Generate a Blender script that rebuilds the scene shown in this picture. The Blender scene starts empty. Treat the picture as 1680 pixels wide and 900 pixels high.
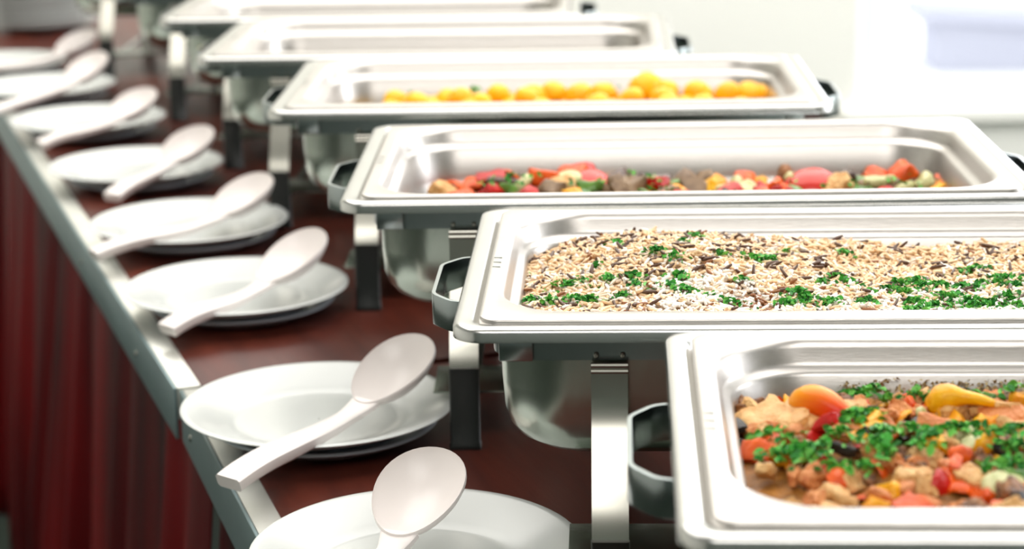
import bpy, math, random
import numpy as np
from mathutils import Vector, Matrix
random.seed(7); rng = np.random.default_rng(7)
C = bpy.context.scene.collection
sc = bpy.context.scene
pi = math.pi

# ------------------------------------------------------------ camera
TZ = .84                       # table top above the floor
CAMH = TZ + .5607
PITCH, ROLL, FPX = math.radians(14.619), math.radians(-1.014), 3382.0
cd = bpy.data.cameras.new('camera'); cam = bpy.data.objects.new('camera', cd); C.objects.link(cam)
cd.sensor_width = 36; cd.lens = FPX / 1680 * 36; cd.clip_start = .02
cam.matrix_world = Matrix.Translation((0, 0, CAMH)) @ Matrix.Rotation(pi / 2 - PITCH, 4, 'X') @ Matrix.Rotation(ROLL, 4, 'Z')
cd.dof.use_dof = True; cd.dof.focus_distance = 1.40; cd.dof.aperture_fstop = 6.3
sc.camera = cam
# ------------------------------------------------------------ view, world, lights
sc.view_settings.view_transform = 'Standard'; sc.view_settings.look = 'None'
sc.view_settings.gamma = 1; sc.view_settings.use_curve_mapping = False
sc.view_settings.exposure = 0.42
w = bpy.data.worlds.new('world'); sc.world = w; w.use_nodes = True
w.node_tree.nodes['Background'].inputs[0].default_value = (.93, .96, 1, 1)
w.node_tree.nodes['Background'].inputs[1].default_value = 1.6

def area(name, loc, look, sx, sy, power, col):
    l = bpy.data.lights.new(name, 'AREA'); l.shape = 'RECTANGLE'; l.size = sx; l.size_y = sy
    l.energy = power; l.color = col
    o = bpy.data.objects.new(name, l); C.objects.link(o); o.location = loc
    o.rotation_euler = (Vector(look) - Vector(loc)).to_track_quat('-Z', 'Z').to_euler()
    return o
area('daylight_window_right', (3.35, 2.6, 1.75), (0, 2.4, .9), 4.2, 1.5, 62, (.96, .98, 1))
area('daylight_window_back', (2.0, 4.85, 1.45), (.4, 1.5, .8), 2.0, 1.6, 26, (.97, .98, 1))
area('added_ceiling_fill', (.2, 3.1, 2.92), (.2, 3.1, 0), 3.2, 3.7, 88, (1, .97, .93))  # added overhead fill, stretched toward the back to brighten the wall
area('added_ceiling_fill', (.1, -.9, 2.92), (.1, -.9, 0), 2.2, 1.6, 36, (1, .97, .93))  # another added fill above the camera side, for plates, spoons and leg reflections

def at(px, py, z):
    """the point at world height z that the camera sees at a pixel"""
    dx, dy = px - 840, py - 450; cr, sr = math.cos(ROLL), math.sin(ROLL)
    u = cr * dx + sr * dy; v = -sr * dx + cr * dy; c, s = math.cos(PITCH), math.sin(PITCH)
    d = Vector((u, FPX * c - v * s, -v * c - FPX * s)); t = (z - CAMH) / d.z
    return Vector((0, 0, CAMH)) + d * t

# ------------------------------------------------------------ materials
def mat(name, col, rough=.5, metal=0, noise=0, nscale=8, bump=0, bscale=40, spec=.5, coat=0, col2=None, stretch=None, sub=0, detail=3):
    m = bpy.data.materials.new(name); m.use_nodes = True; nt = m.node_tree; b = nt.nodes['Principled BSDF']
    b.inputs['Base Color'].default_value = (*col, 1); b.inputs['Roughness'].default_value = rough
    b.inputs['Metallic'].default_value = metal; b.inputs['Specular IOR Level'].default_value = spec
    b.inputs['Coat Weight'].default_value = coat; b.inputs['Coat Roughness'].default_value = .08
    if sub: b.inputs['Subsurface Weight'].default_value = sub; b.inputs['Subsurface Radius'].default_value = (.01, .006, .003)
    tc = nt.nodes.new('ShaderNodeTexCoord'); mp = nt.nodes.new('ShaderNodeMapping')
    nt.links.new(tc.outputs['Object'], mp.inputs[0])
    if stretch: mp.inputs['Scale'].default_value = stretch
    if noise or col2:
        n = nt.nodes.new('ShaderNodeTexNoise'); n.inputs['Scale'].default_value = nscale; n.inputs['Detail'].default_value = detail
        nt.links.new(mp.outputs[0], n.inputs[0])
        r = nt.nodes.new('ShaderNodeValToRGB'); c2 = col2 or tuple(c * (1 - noise) for c in col)
        r.color_ramp.elements[0].position = .35; r.color_ramp.elements[1].position = .65
        r.color_ramp.elements[0].color = (*c2, 1); r.color_ramp.elements[1].color = (*col, 1)
        nt.links.new(n.outputs[0], r.inputs[0]); nt.links.new(r.outputs[0], b.inputs['Base Color'])
    if bump:
        n2 = nt.nodes.new('ShaderNodeTexNoise'); n2.inputs['Scale'].default_value = bscale; n2.inputs['Detail'].default_value = 4
        nt.links.new(mp.outputs[0], n2.inputs[0]); bp = nt.nodes.new('ShaderNodeBump'); bp.inputs['Strength'].default_value = bump
        bp.inputs['Distance'].default_value = .01
        nt.links.new(n2.outputs[0], bp.inputs['Height']); nt.links.new(bp.outputs[0], b.inputs['Normal'])
    return m

M = {}
M['pan'] = mat('brushed_pan_steel', (.56, .53, .50), .33, 1, noise=.05, nscale=6, stretch=(3, 60, 60), bump=.04, bscale=30)
M['rim'] = mat('polished_rim_steel', (.60, .595, .575), .2, 1, noise=.06, nscale=12, bump=.03, bscale=60)
M['body'] = mat('dull_body_steel', (.47, .52, .46), .24, 1, noise=.12, nscale=7, stretch=(1, 1, .35), bump=.08, bscale=22)
M['frame'] = mat('frame_steel', (.36, .40, .40), .2, 1, noise=.1, nscale=14)
M['leg'] = mat('leg_steel', (.44, .43, .38), .24, 1, noise=.08, nscale=20)
M['black'] = mat('black_foot_plastic', (.012, .014, .013), .3)
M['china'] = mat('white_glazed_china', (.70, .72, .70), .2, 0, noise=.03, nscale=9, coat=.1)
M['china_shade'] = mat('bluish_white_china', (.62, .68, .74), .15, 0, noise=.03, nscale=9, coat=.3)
M['spoon'] = mat('off_white_melamine', (.97, .90, .87), .3, 0, noise=.03, nscale=20)
M['wood'] = mat('mahogany_table_laminate', (.13, .027, .015), .34, 0, col2=(.065, .013, .008), nscale=5, stretch=(5, .6, 1), coat=0, spec=.25, detail=6, bump=.03)
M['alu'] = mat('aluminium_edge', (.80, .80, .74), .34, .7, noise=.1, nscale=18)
M['alu_shaded'] = mat('aluminium_side_shaded', (.22, .30, .31), .4, .6, noise=.12, nscale=10)  # darker copy of the edge metal; shade of the vertical face put into colour
M['satin'] = mat('maroon_satin_painted_streaks', (.15, .0015, .003), .55, 0, spec=.12, col2=(.020, .0006, .0015), nscale=2.2, stretch=(3, 3, .3))  # satin highlights painted as bright upright streaks over a darker red
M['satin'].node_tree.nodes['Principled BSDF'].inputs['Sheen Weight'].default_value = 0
M['wall'] = mat('cream_wall_paint', (.97, .97, .90), .8, noise=.02, nscale=2)
M['ceil'] = mat('white_ceiling', (.9, .9, .88), .9)
M['dark_wall'] = mat('grey_green_wall', (.20, .235, .215), .8, noise=.1, nscale=2)
M['floor'] = mat('dark_green_carpet', (.020, .035, .022), .9, noise=.4, nscale=60)
M['frame_white'] = mat('white_window_frame', (.88, .9, .95), .5)
M['bld'] = mat('pale_lavender_render', (.47, .48, .56), .8)
M['glass'] = mat('window_glass', (1, 1, 1), 0)
M['glass'].node_tree.nodes['Principled BSDF'].inputs['Transmission Weight'].default_value = 1
M['glass'].node_tree.nodes['Principled BSDF'].inputs['IOR'].default_value = 1.02
M['yellow'] = mat('yellow_sticker', (.75, .55, .02), .5)
M['tin'] = mat('fuel_tin', (.5, .5, .47), .4, .8)

# ------------------------------------------------------------ mesh helpers
class MB:
    def __init__(s): s.v = []; s.f = []; s.m = []
    def add(s, vs, fs, mi=0):
        o = len(s.v); s.v += [tuple(v) for v in vs]; s.f += [tuple(i + o for i in f) for f in fs]; s.m += [mi] * len(fs); return s
    def box(s, c, d, R=None, mi=0):
        vs = [Vector((x * d[0] / 2, y * d[1] / 2, z * d[2] / 2)) for z in (-1, 1) for y in (-1, 1) for x in (-1, 1)]
        if R is not None: vs = [R @ v for v in vs]
        vs = [v + Vector(c) for v in vs]
        return s.add(vs, [(0, 2, 3, 1), (4, 5, 7, 6), (0, 1, 5, 4), (2, 6, 7, 3), (0, 4, 6, 2), (1, 3, 7, 5)], mi)
    def loft(s, loops, cap0=False, cap1=False, closed=True, mi=0):
        n = len(loops[0]); vs = [v for l in loops for v in l]; fs = []
        for k in range(len(loops) - 1):
            for i in range(n if closed else n - 1):
                j = (i + 1) % n; fs.append((k * n + i, k * n + j, (k + 1) * n + j, (k + 1) * n + i))
        if cap0: fs.append(tuple(range(n))[::-1])
        if cap1: fs.append(tuple((len(loops) - 1) * n + i for i in range(n)))
        return s.add(vs, fs, mi)
    def build(s, name, m, parent=None, bevel=0, sharp=40, recalc=True):
        me = bpy.data.meshes.new(name); me.from_pydata(s.v, [], s.f)
        ms = m if isinstance(m, (list, tuple)) else [m]
        for x in ms: me.materials.append(x)
        if len(ms) > 1: me.polygons.foreach_set('material_index', s.m)
        if recalc:
            import bmesh
            b = bmesh.new(); b.from_mesh(me)
            if bevel:
                es = [e for e in b.edges if len(e.link_faces) == 2 and e.calc_face_angle(0) > .6]
                bmesh.ops.bevel(b, geom=es, offset=bevel, segments=2, affect='EDGES', profile=.6)
            bmesh.ops.recalc_face_normals(b, faces=b.faces); b.to_mesh(me); b.free()
        me.polygons.foreach_set('use_smooth', [True] * len(me.polygons))
        me.set_sharp_from_angle(angle=math.radians(sharp)); me.update()
        o = bpy.data.objects.new(name, me); C.objects.link(o)
        if parent: o.parent = parent
        return o
def rrect(w_, d_, r, z, n=8):
    out = []
    for k, (sx, sy) in enumerate(((1, 1), (-1, 1), (-1, -1), (1, -1))):
        for i in range(n + 1):
            a = k * pi / 2 + i / n * pi / 2
            out.append(Vector((sx * (w_ / 2 - r) + r * math.cos(a), sy * (d_ / 2 - r) + r * math.sin(a), z)))
    return out
def lathe(prof, n=64):
    return [[Vector((r * math.cos(2 * pi * i / n), r * math.sin(2 * pi * i / n), z)) for i in range(n)] for r, z in prof]
def tag(o, label=None, cat=None, group=None, kind=None):
    if label: o['label'] = label
    if cat: o['category'] = cat
    if group: o['group'] = group
    if kind: o['kind'] = kind
    return o
def empty(name, loc, rz=0):
    o = bpy.data.objects.new(name, None); C.objects.link(o); o.location = loc; o.rotation_euler = (0, 0, rz)
    o.empty_display_size = .05; return o
def copy_tree(o, parent=None):
    c = o.copy(); C.objects.link(c); c.parent = parent
    for k in list(o.children): copy_tree(k, c)
    return c

# ------------------------------------------------------------ room
XL, XR, YB, YF, HC = -3.2, 3.6, 5.0, -2.6, 3.0
def struct(name, mb, m, parent=None, **k):
    o = mb.build(name, m, parent, **k)
    if parent is None: o['kind'] = 'structure'
    return o
def slab(x0, x1, y0, y1, z0, z1, mb=None):
    mb = mb or MB(); return mb.box(((x0 + x1) / 2, (y0 + y1) / 2, (z0 + z1) / 2), (x1 - x0, y1 - y0, z1 - z0))
struct('floor', slab(XL - .1, XR + .1, YF - .1, YB + .1, -.1, 0), M['floor'])
struct('ceiling', slab(XL - .1, XR + .1, YF - .1, YB + .1, HC, HC + .1), M['ceil'])
struct('wall_left', slab(XL - .1, XL, YF, YB, 0, HC), M['wall'])
struct('wall_front', slab(XL, XR, YF - .1, YF, 0, HC), M['dark_wall'])
wx0, wx1, wz0, wz1 = .85, 3.2, .50, 2.5       # window in the back wall
b = MB(); slab(XL, wx0, YB, YB + .12, 0, HC, b); slab(wx1, XR, YB, YB + .12, 0, HC, b)
slab(wx0, wx1, YB, YB + .12, 0, wz0, b); slab(wx0, wx1, YB, YB + .12, wz1, HC, b)
struct('wall_back', b, M['wall'])
ry0, ry1, rz0, rz1 = .4, 4.6, .95, 2.55      # window in the right wall
b = MB(); slab(XR, XR + .12, YF, ry0, 0, HC, b); slab(XR, XR + .12, ry1, YB + .12, 0, HC, b)
slab(XR, XR + .12, ry0, ry1, 0, rz0, b); slab(XR, XR + .12, ry0, ry1, rz1, HC, b)
struct('wall_right', b, M['wall'])
def window(name, x0, x1, z0, z1, nmul, tf):
    e = empty(name, (0, 0, 0)); e['kind'] = 'structure'
    e.matrix_world = tf; b = MB(); t = .05
    slab(x0, x1, .03, .09, z0, z0 + t, b); slab(x0, x1, .03, .09, z1 - t, z1, b)
    slab(x0, x0 + t, .03, .09, z0 + t, z1 - t, b); slab(x1 - t, x1, .03, .09, z0 + t, z1 - t, b)
    b.build('window_frame', M['frame_white'], e)
    for i in range(1, nmul):
        x = x0 + (x1 - x0) * i / nmul; slab(x - .02, x + .02, .035, .085, z0 + t, z1 - t).build('mullion', M['frame_white'], e)
    for i in range(nmul):
        a = x0 + (x1 - x0) * i / nmul + .03; c = x0 + (x1 - x0) * (i + 1) / nmul - .03
        slab(a, c, .058, .062, z0 + t, z1 - t).build('pane', M['glass'], e)
    slab(x0 - .03, x1 + .03, -.03, .03, z0 - .03, z0 - .001).build('window_sill', M['wall'], e)
window('window_1', wx0, wx1, wz0, wz1, 1, Matrix.Translation((0, YB, 0)))
window('window_2', -ry1, -ry0, rz0, rz1, 4, Matrix.Translation((XR, 0, 0)) @ Matrix.Rotation(-pi / 2, 4, 'Z'))
# unidentified pale shape blurred beyond the back window, built as a sloping slab
e = empty('lavender_slab', (1.72, 8.2, .07)); tag(e, 'unidentified low pale lavender slab with sloping top outside the bright window, top right', 'wall')
b = MB(); b.add([(0, 0, 0), (2.6, 0, 0), (2.6, 0, .02), (0, 0, .20), (0, .3, 0), (2.6, .3, 0), (2.6, .3, .02), (0, .3, .20)], [(0, 1, 2, 3), (4, 7, 6, 5), (0, 4, 5, 1), (1, 5, 6, 2), (3, 2, 6, 7), (0, 3, 7, 4)]); b.build('slab_body', M['bld'], e)
b = MB(); b.box((1.3, .15, .135), (2.75, .36, .05), Matrix.Rotation(math.atan(.18 / 2.6), 3, 'Y')); b.build('slab_cap', M['bld'], e)
tag(slab(-8, 12, 7, 20, -.02, .07).build('paved_yard', mat('pale_paving', (.8, .8, .8), .8), None), kind='structure')

# ------------------------------------------------------------ tables
TWID = .86
def table(name, near, far, y0len, y1len, label, rivets):
    """near/far: two points on the table's edge ridge; the edge runs from near - y0len to far + y1len"""
    d = (far - near); L = d.length; yaw = math.atan2(d.y, d.x) - pi / 2
    e = empty(name, (near.x, near.y, 0), yaw)
    a, c = -y0len, L + y1len
    e['label'] = label; e['category'] = 'table'
    slab(.022, TWID, a, c, TZ - .03, TZ).build('tabletop', M['wood'], e, bevel=.002)
    tr = MB(); slab(0, .022, a, c, TZ - .030, TZ + .0008, tr)
    t = tr.build('edge_trim', M['alu'], e, bevel=.0015)
    fs = MB(); slab(-.003, 0, a, c, TZ - .048, TZ + .0005, fs); fo = fs.build('edge_trim', M['alu_shaded'], e, bevel=.001); tag(fo, 'side face of the metal table edge, shade painted as grey')
    for y in rivets:
        r = MB(); r.loft([[Vector((-.003 - h, y + q * math.cos(k * pi / 5), TZ - .027 + q * math.sin(k * pi / 5))) for k in range(10)] for h, q in ((0, .0035), (.0012, .003), (.0018, .0012))], cap1=True)
        r.build('rivet', M['leg'], fo)
    slab(.05, TWID - .03, a + .05, c - .05, TZ - .09, TZ - .03).build('apron', M['wood'], e)
    for x in (.09, TWID - .08):
        for y in (a + .09, c - .09):
            slab(x - .025, x + .025, y - .025, y + .025, 0.0, TZ - .09).build('leg', M['frame'], e)
    return e, yaw, a, c
nA, nB = at(300, 640, TZ), at(420, 868, TZ); fA, fB = at(8, 192, TZ), at(292, 640, TZ)
nt_, nyaw, na, nc = table('buffet_table', nB, nA, .75, 0.0, 'dark mahogany table in the foreground with riveted metal edge, at bottom', (.02, .30))
ft_, fyaw, fa, fc = table('buffet_table', fB, fA, -.006, 1.35, 'long dark mahogany table behind the joint in the metal edge', (.22, .62))

def skirt(name, base, yaw, a, c, label, seed):
    rs = random.Random(seed); n = int((c - a) / .0045); ph = 0; xs = []; x = 0
    lam = .06
    for i in range(n + 1):
        if i % 14 == 0: lam = rs.uniform(.08, .30); amp = rs.uniform(.006, .024)
        ph += 2 * pi * .0045 / lam; xs.append((amp, ph))
    zs = np.linspace(TZ - .031, .012, 14); loops = []
    sm = [sum(q[0] for q in xs[max(0, i - 8):i + 9]) / len(xs[max(0, i - 8):i + 9]) for i in range(n + 1)]
    for z in zs:
        t = (TZ - .03 - z) / TZ
        row = []
        for i in range(n + 1):
            A = sm[i] * (.25 + 1.15 * min(1, t * 1.7))
            row.append(Vector((.021 - .05 * t - A * (1 + math.sin(xs[i][1])) * .75 + .004, a + (c - a) * i / n, z)))
        loops.append(row)
    b = MB(); b.loft(loops, closed=False)
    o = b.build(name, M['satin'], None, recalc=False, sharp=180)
    md = o.modifiers.new('Solidify', 'SOLIDIFY'); md.thickness = .0012; md.offset = 1
    o.location = (base.x, base.y, 0); o.rotation_euler = (0, 0, yaw)
    return tag(o, label, 'table skirt')
def shiftx(p, yaw, d): return Vector((p.x + d * math.cos(yaw), p.y + d * math.sin(yaw), 0))
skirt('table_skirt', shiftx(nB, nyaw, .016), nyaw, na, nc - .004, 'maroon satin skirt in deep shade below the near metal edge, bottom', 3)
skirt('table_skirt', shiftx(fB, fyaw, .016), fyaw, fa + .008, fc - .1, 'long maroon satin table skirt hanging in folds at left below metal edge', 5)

# ------------------------------------------------------------ chafing dish prototype (origin: front-left corner of the rim, at table height)
W, D, RH = .57, .345, .200
cx, cy = W / 2, D / 2
def sh(l): return [v + Vector((cx, cy, RH)) for v in l]
def make_dish():
    r = empty('chafing_dish', (0, 0, 0))
    # outer rim ring
    prof = [(.004, -.0105), (.0, -.0095), (.0, -.003), (.0015, -.0008), (.005, 0), (.011, -.0004), (.0135, -.0022), (.0155, -.0045), (.022, -.0045), (.0235, -.0065), (.0245, -.012), (.0255, -.012), (.0255, -.0085), (.018, -.0075), (.004, -.0085)]
    L = [sh(rrect(W - 2 * i, D - 2 * i, max(.006, .020 - i * .5), z)) for i, z in prof]
    b = MB(); b.loft(L + [L[0]]); b.build('rim', M['rim'], r, sharp=50)
    # frame band under the rim
    L = [sh(rrect(W - 2 * i, D - 2 * i, .030, z, 6)) for i, z in ((.024, -.0088), (.024, -.028), (.0255, -.028), (.0255, -.0088))]
    b = MB(); b.loft(L + [L[0]]); b.build('frame_band', M['frame'], r)
    b = MB(); b.box((.040, .0225, RH - .0185), (.022, .003, .019)); b.build('corner_bracket', M['frame'], r, bevel=.001)
    # water pan
    pf = [(.0268, -.011, .04), (.0275, -.03, .045), (.0285, -.052, .042), (.030, -.072, .042), (.033, -.083, .042), (.039, -.092, .042), (.048, -.0985, .040), (.060, -.102, .038), (.09, -.103, .03)]
    L = [sh(rrect(W - 2 * i, D - 2 * i, rr, z)) for i, z, rr in pf]
    Li = [sh(rrect(W - 2 * i - .0025, D - 2 * i - .0025, rr, z + .0012)) for i, z, rr in pf[::-1]]
    b = MB(); b.loft(L); b.loft(Li); b.loft([L[0], Li[-1]]); n = len(L[0])
    b.add(L[-1], [tuple(range(n))]); b.add(Li[0], [tuple(range(n))]); b.build('water_pan', M['body'], r, sharp=50)
    # handles
    for s in (0, 1):
        X = (lambda x: x) if s == 0 else (lambda x: W - x)
        pts = [(.024, .105), (-.008, .112), (-.022, .132), (-.022, .213), (-.008, .233), (.024, .240)]
        # round the bends a little
        P = []
        for i, q in enumerate(pts):
            if i in (0, len(pts) - 1): P.append(Vector(q)); continue
            q = Vector(q); a_ = (Vector(pts[i - 1]) - q).normalized() * .005; c_ = (Vector(pts[i + 1]) - q).normalized() * .005
            for t in (0, .5, 1): P.append(q + a_ * (1 - t) ** 2 + c_ * t ** 2)
        b = MB(); loops = []
        for i, q in enumerate(P):
            tq = (P[min(i + 1, len(P) - 1)] - P[max(i - 1, 0)]).normalized(); nn = Vector((-tq.y, tq.x)) * .0014
            lo = []
            for (k, z) in ((1, -.012), (1, -.034), (-1, -.034), (-1, -.012)):
                v = q + nn * k; lo.append(Vector((X(v.x), v.y, RH + z)))
            loops.append(lo)
        b.loft(loops, cap0=True, cap1=True); b.build('handle', M['frame'], r, sharp=30, bevel=.0004)
    # legs: flared flat strips with a hinge
    def strip(P3, wdir, wd, th):
        loops = []
        for i, q in enumerate(P3):
            tq = (P3[min(i + 1, len(P3) - 1)] - P3[max(i - 1, 0)]).normalized(); nn = tq.cross(wdir).normalized() * th / 2
            loops.append([q + wdir * wd / 2 + nn, q - wdir * wd / 2 + nn, q - wdir * wd / 2 - nn, q + wdir * wd / 2 - nn])
        b = MB(); b.loft(loops, cap0=True, cap1=True); return b
    X_ = Vector((1, 0, 0))
    for lx, front in ((.100, True), (W - .100, True), (.100, False), (W - .100, False)):
        s = 1 if front else -1
        def Y(y): return y if front else D - y
        if front: pts = [(.0185, .170), (.0182, .150), (.0165, .140), (.009, .126), (-.004, .106), (-.015, .087), (-.022, .074), (-.025, .064)]
        else: pts = [(.0185, .170), (.0180, .140), (.0150, .110), (.0125, .080), (.0120, .064)]
        P3 = [Vector((lx, Y(y), z)) for y, z in pts]
        lg = strip(P3, X_, .0235, .0022).build('leg', M['leg'], r, sharp=60)
        ye = P3[-1].y - s * .001
        ft = MB(); L = [[v + Vector((lx, ye, 0)) for v in rrect(a_, c_, .002, z, 3)] for a_, c_, z in ((.0245, .006, .068), (.0245, .009, .006), (.026, .012, .004), (.026, .012, 0))]
        ft.loft(L, cap0=True, cap1=True); tag(ft.build('foot', M['black'], lg), 'black plastic foot')
        if True:
            hb = MB()
            for zz in (.1705, .1665):
                hb.loft([[Vector((xx, Y(.0175) + .0018 * math.cos(k * pi / 4), zz + .0018 * math.sin(k * pi / 4))) for k in range(8)] for xx in (lx - .0118, lx + .0118)], cap0=True, cap1=True)
            hb.build('hinge', M['leg'], lg)
            for dx in (-.0085, .0085):
                rv = MB(); rv.loft([[Vector((lx + dx + q * math.cos(k * pi / 4), Y(.0242 - h), .1755 + q * math.sin(k * pi / 4))) for k in range(8)] for h, q in ((0, .0022), (.002, .002), (.003, .001))], cap1=True)
                rv.build('rivet', M['leg'], lg)
    # lower shelf for the fuel tins
    b = MB(); slab(.072, W - .072, .012, .085, .034, .036, b)
    b.build('shelf', M['body'], r, bevel=.0006)
    for xx in (.105, W - .105): MB().box((xx, D / 2, .0325), (.01, D - .02, .003)).build('shelf_rail', M['frame'], r)
    return r
dish0 = make_dish()

def make_pan(ex):
    """ex: how much wider the flange is at the front"""
    r = empty('food_pan', (0, 0, 0))
    w_, d_ = .537, .317
    pf = [(.0008, -.0040, .012), (0, -.003, .013), (0, .0008, .013), (.0008, .0018, .013), (.003, .0020, .012), (.0068, .0018, .03), (.0095, .0012, .050), (.0115, -.0004, .056), (.0132, -.0040, .058),
          (.0150, -.0120, .058), (.0168, -.0150, .057), (.0200, -.0165, .054), (.0222, -.0190, .052), (.0255, -.045, .048), (.0285, -.055, .045), (.035, -.0615, .042), (.046, -.0640, .036), (.08, -.0645, .02)]
    L = []
    for i, z, rr in pf:
        e_ = ex * min(1, max(0, (i - .003) / .0065))
        L.append([v + Vector((0, e_ / 2, 0)) for v in sh(rrect(w_ - 2 * i, d_ - 2 * i - e_, rr, z, 12))])
    b = MB(); b.loft(L, cap1=True)
    o = b.build('pan_body', M['pan'], r, sharp=60)
    for y in (.150, .163, .176):          # three fine pressed lines on the left flange
        b = MB(); b.box((.0165 + .0048, y, RH + .0020), (.0055, .0014, .0004)); b.build('pressed_mark', M['frame'], o)
    return r
pan0 = make_pan(.012); pan_plain = make_pan(0)

DN = ['nearest', 'second', 'third', 'fourth', 'fifth', 'sixth', 'seventh', 'farthest']
poses = [(.0751, .8945, -3.2), (-.0394, 1.2490, -2.77), (-.1395, 1.6212, -1.5), (-.2453, 2.0480, -1.73), (-.3721, 2.4200, -2.6), (-.4733, 2.775, -2.6), (-.605, 3.145, -1.2), (-.79, 3.56, -1.5)]
dl = ['nearest steel chafing dish, cut off at bottom right, holding the vegetable stew',
      'steel chafing dish under the rice, its front leg and water pan fully visible',
      'steel chafing dish holding the mixed roasted vegetables with both long sides in view',
      'steel chafing dish holding the round yellow potatoes',
      'blurred steel chafing dish behind the yellow potatoes, its pan nearly empty',
      'blurred chafing dish with a yellow sticker, second from the back of the row',
      'blurred chafing dish at the top edge, only its front rim and legs in view',
      'farthest chafing dish, only blurred legs in view beside the plate stack']
pl = ['nearest food pan, with peppers and parsley stew, bottom right',
      'food pan filled to near its rim with rice and green dill',
      'food pan with mixed red, orange and dark roasted vegetables along its bottom',
      'food pan with round yellow potatoes',
      'food pan with brown scraps left on its wall, behind the potatoes',
      'empty looking blurred white shining pan near the top edge of the photo',
      'food pan whose front edge alone shows at the top edge of the photo',
      'food pan in the farthest dish beside the plate stack']
T_ = []
for i, (x, y, a) in enumerate(poses):
    d = dish0 if i == 0 else copy_tree(dish0); p = pan0 if i == 0 else (pan_plain if i == 2 else copy_tree(pan0))
    for o, l, c_, g in ((d, dl[i], 'chafing dish', 'chafing dishes in a row on the buffet tables'), (p, pl[i], 'food pan', 'steel food pans set in the chafing dishes')):
        o.location = (x, y, TZ); o.rotation_euler = (0, 0, math.radians(a)); tag(o, l, c_, g)
    T_.append(Matrix.Translation((x, y, TZ)) @ Matrix.Rotation(math.radians(a), 4, 'Z'))
    if i == 5:
        b = MB(); slab(.052, .060, .0205, .022, .129, .160, b); slab(.060, .085, .0205, .022, .129, .137, b)
        b.build('sticker', M['yellow'], d); 

# fuel tins on the shelves
def make_tin():
    b = MB(); b.loft(lathe([(.038, 0), (.040, .002), (.040, .046), (.041, .048), (.039, .0495), (.016, .0495), (.014, .047)], 28), cap0=True, cap1=True)
    return b.build('fuel_tin', M['tin'], None)
tin0 = make_tin()
for i in range(8):
    for k, lx in enumerate((.19, .38)):
        t = tin0 if i + k == 0 else tin0.copy()
        if i + k: C.objects.link(t)
        t.matrix_world = T_[i] @ Matrix.Translation((lx, .0485, .0362))
        tag(t, 'fuel tin under the %s chafing dish, %s of two' % (DN[i], ('left', 'right')[k]), 'fuel tin', 'fuel tins under the chafing dishes')

# ------------------------------------------------------------ plates
PR = .114
def make_plate(R, h, well, m):
    th = .0035
    top = [(R, h), (R - .002, h + .0012), (R - .006, h + .0004), (well + .012, h * .52), (well + .006, h * .42), (well, h * .24), (well - .008, .0052), (well * .5, .0045), (.001, .0045)]
    bot = [(.001, .002), (well - .016, .002), (well - .014, 0), (well - .010, 0), (well - .006, .002), (well + .004, h * .24 - .001), (well + .013, h * .52 - th), (R - .006, h - th * .9), (R - .001, h - .0012)]
    b = MB(); L = lathe(bot + top, 72); b.loft(L + [L[0]]); return b.build('plate', m, None, sharp=60)
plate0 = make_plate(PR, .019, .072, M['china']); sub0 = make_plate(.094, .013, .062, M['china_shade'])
pc = [(-.067, 1.279), (-.159, 1.592), (-.273, 1.970), (-.362, 2.262), (-.478, 2.588), (-.606, 2.930), (-.733, 3.235), (-.862, 3.50)]
ordn = ['nearest, bottom edge of the photo', 'second from the front', 'third from the front', 'fourth from the front', 'fifth from the front', 'sixth from the front', 'seventh from the front', 'farthest, before the plate stack']
for i, (x, y) in enumerate([(a * 1.027, c_ * 1.027) for a, c_ in pc]):
    p = plate0 if i == 0 else plate0.copy(); q = sub0 if i == 0 else sub0.copy()
    if i: C.objects.link(p); C.objects.link(q)
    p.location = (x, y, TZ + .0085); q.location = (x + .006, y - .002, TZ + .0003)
    tag(p, 'white plate under a serving spoon, ' + ordn[i], 'plate', 'white plates along the metal table edge')
    tag(q, 'smaller bluish plate beneath the white plate, ' + ordn[i], 'plate', 'smaller plates under the spoon plates')
# tall stack at the far left
sx, sy = at(52, 58, TZ).x, at(52, 58, TZ).y + .1
pos = ['bottom plate'] + ['plate %s from the bottom' % s for s in ('second', 'third', 'fourth', 'fifth', 'sixth', 'seventh', 'eighth', 'ninth', 'tenth', 'eleventh', 'twelfth')]
for k in range(12):
    p = plate0.copy(); C.objects.link(p); p.location = (sx + random.uniform(-.002, .002), sy + random.uniform(-.002, .002), TZ + .0005 + k * .0105)
    p.scale = (1.0, 1.0, 1)
    tag(p, 'white ' + pos[k] + ' of the tall stack, top left corner', 'plate', 'stacked white plates at the far left')

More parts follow.
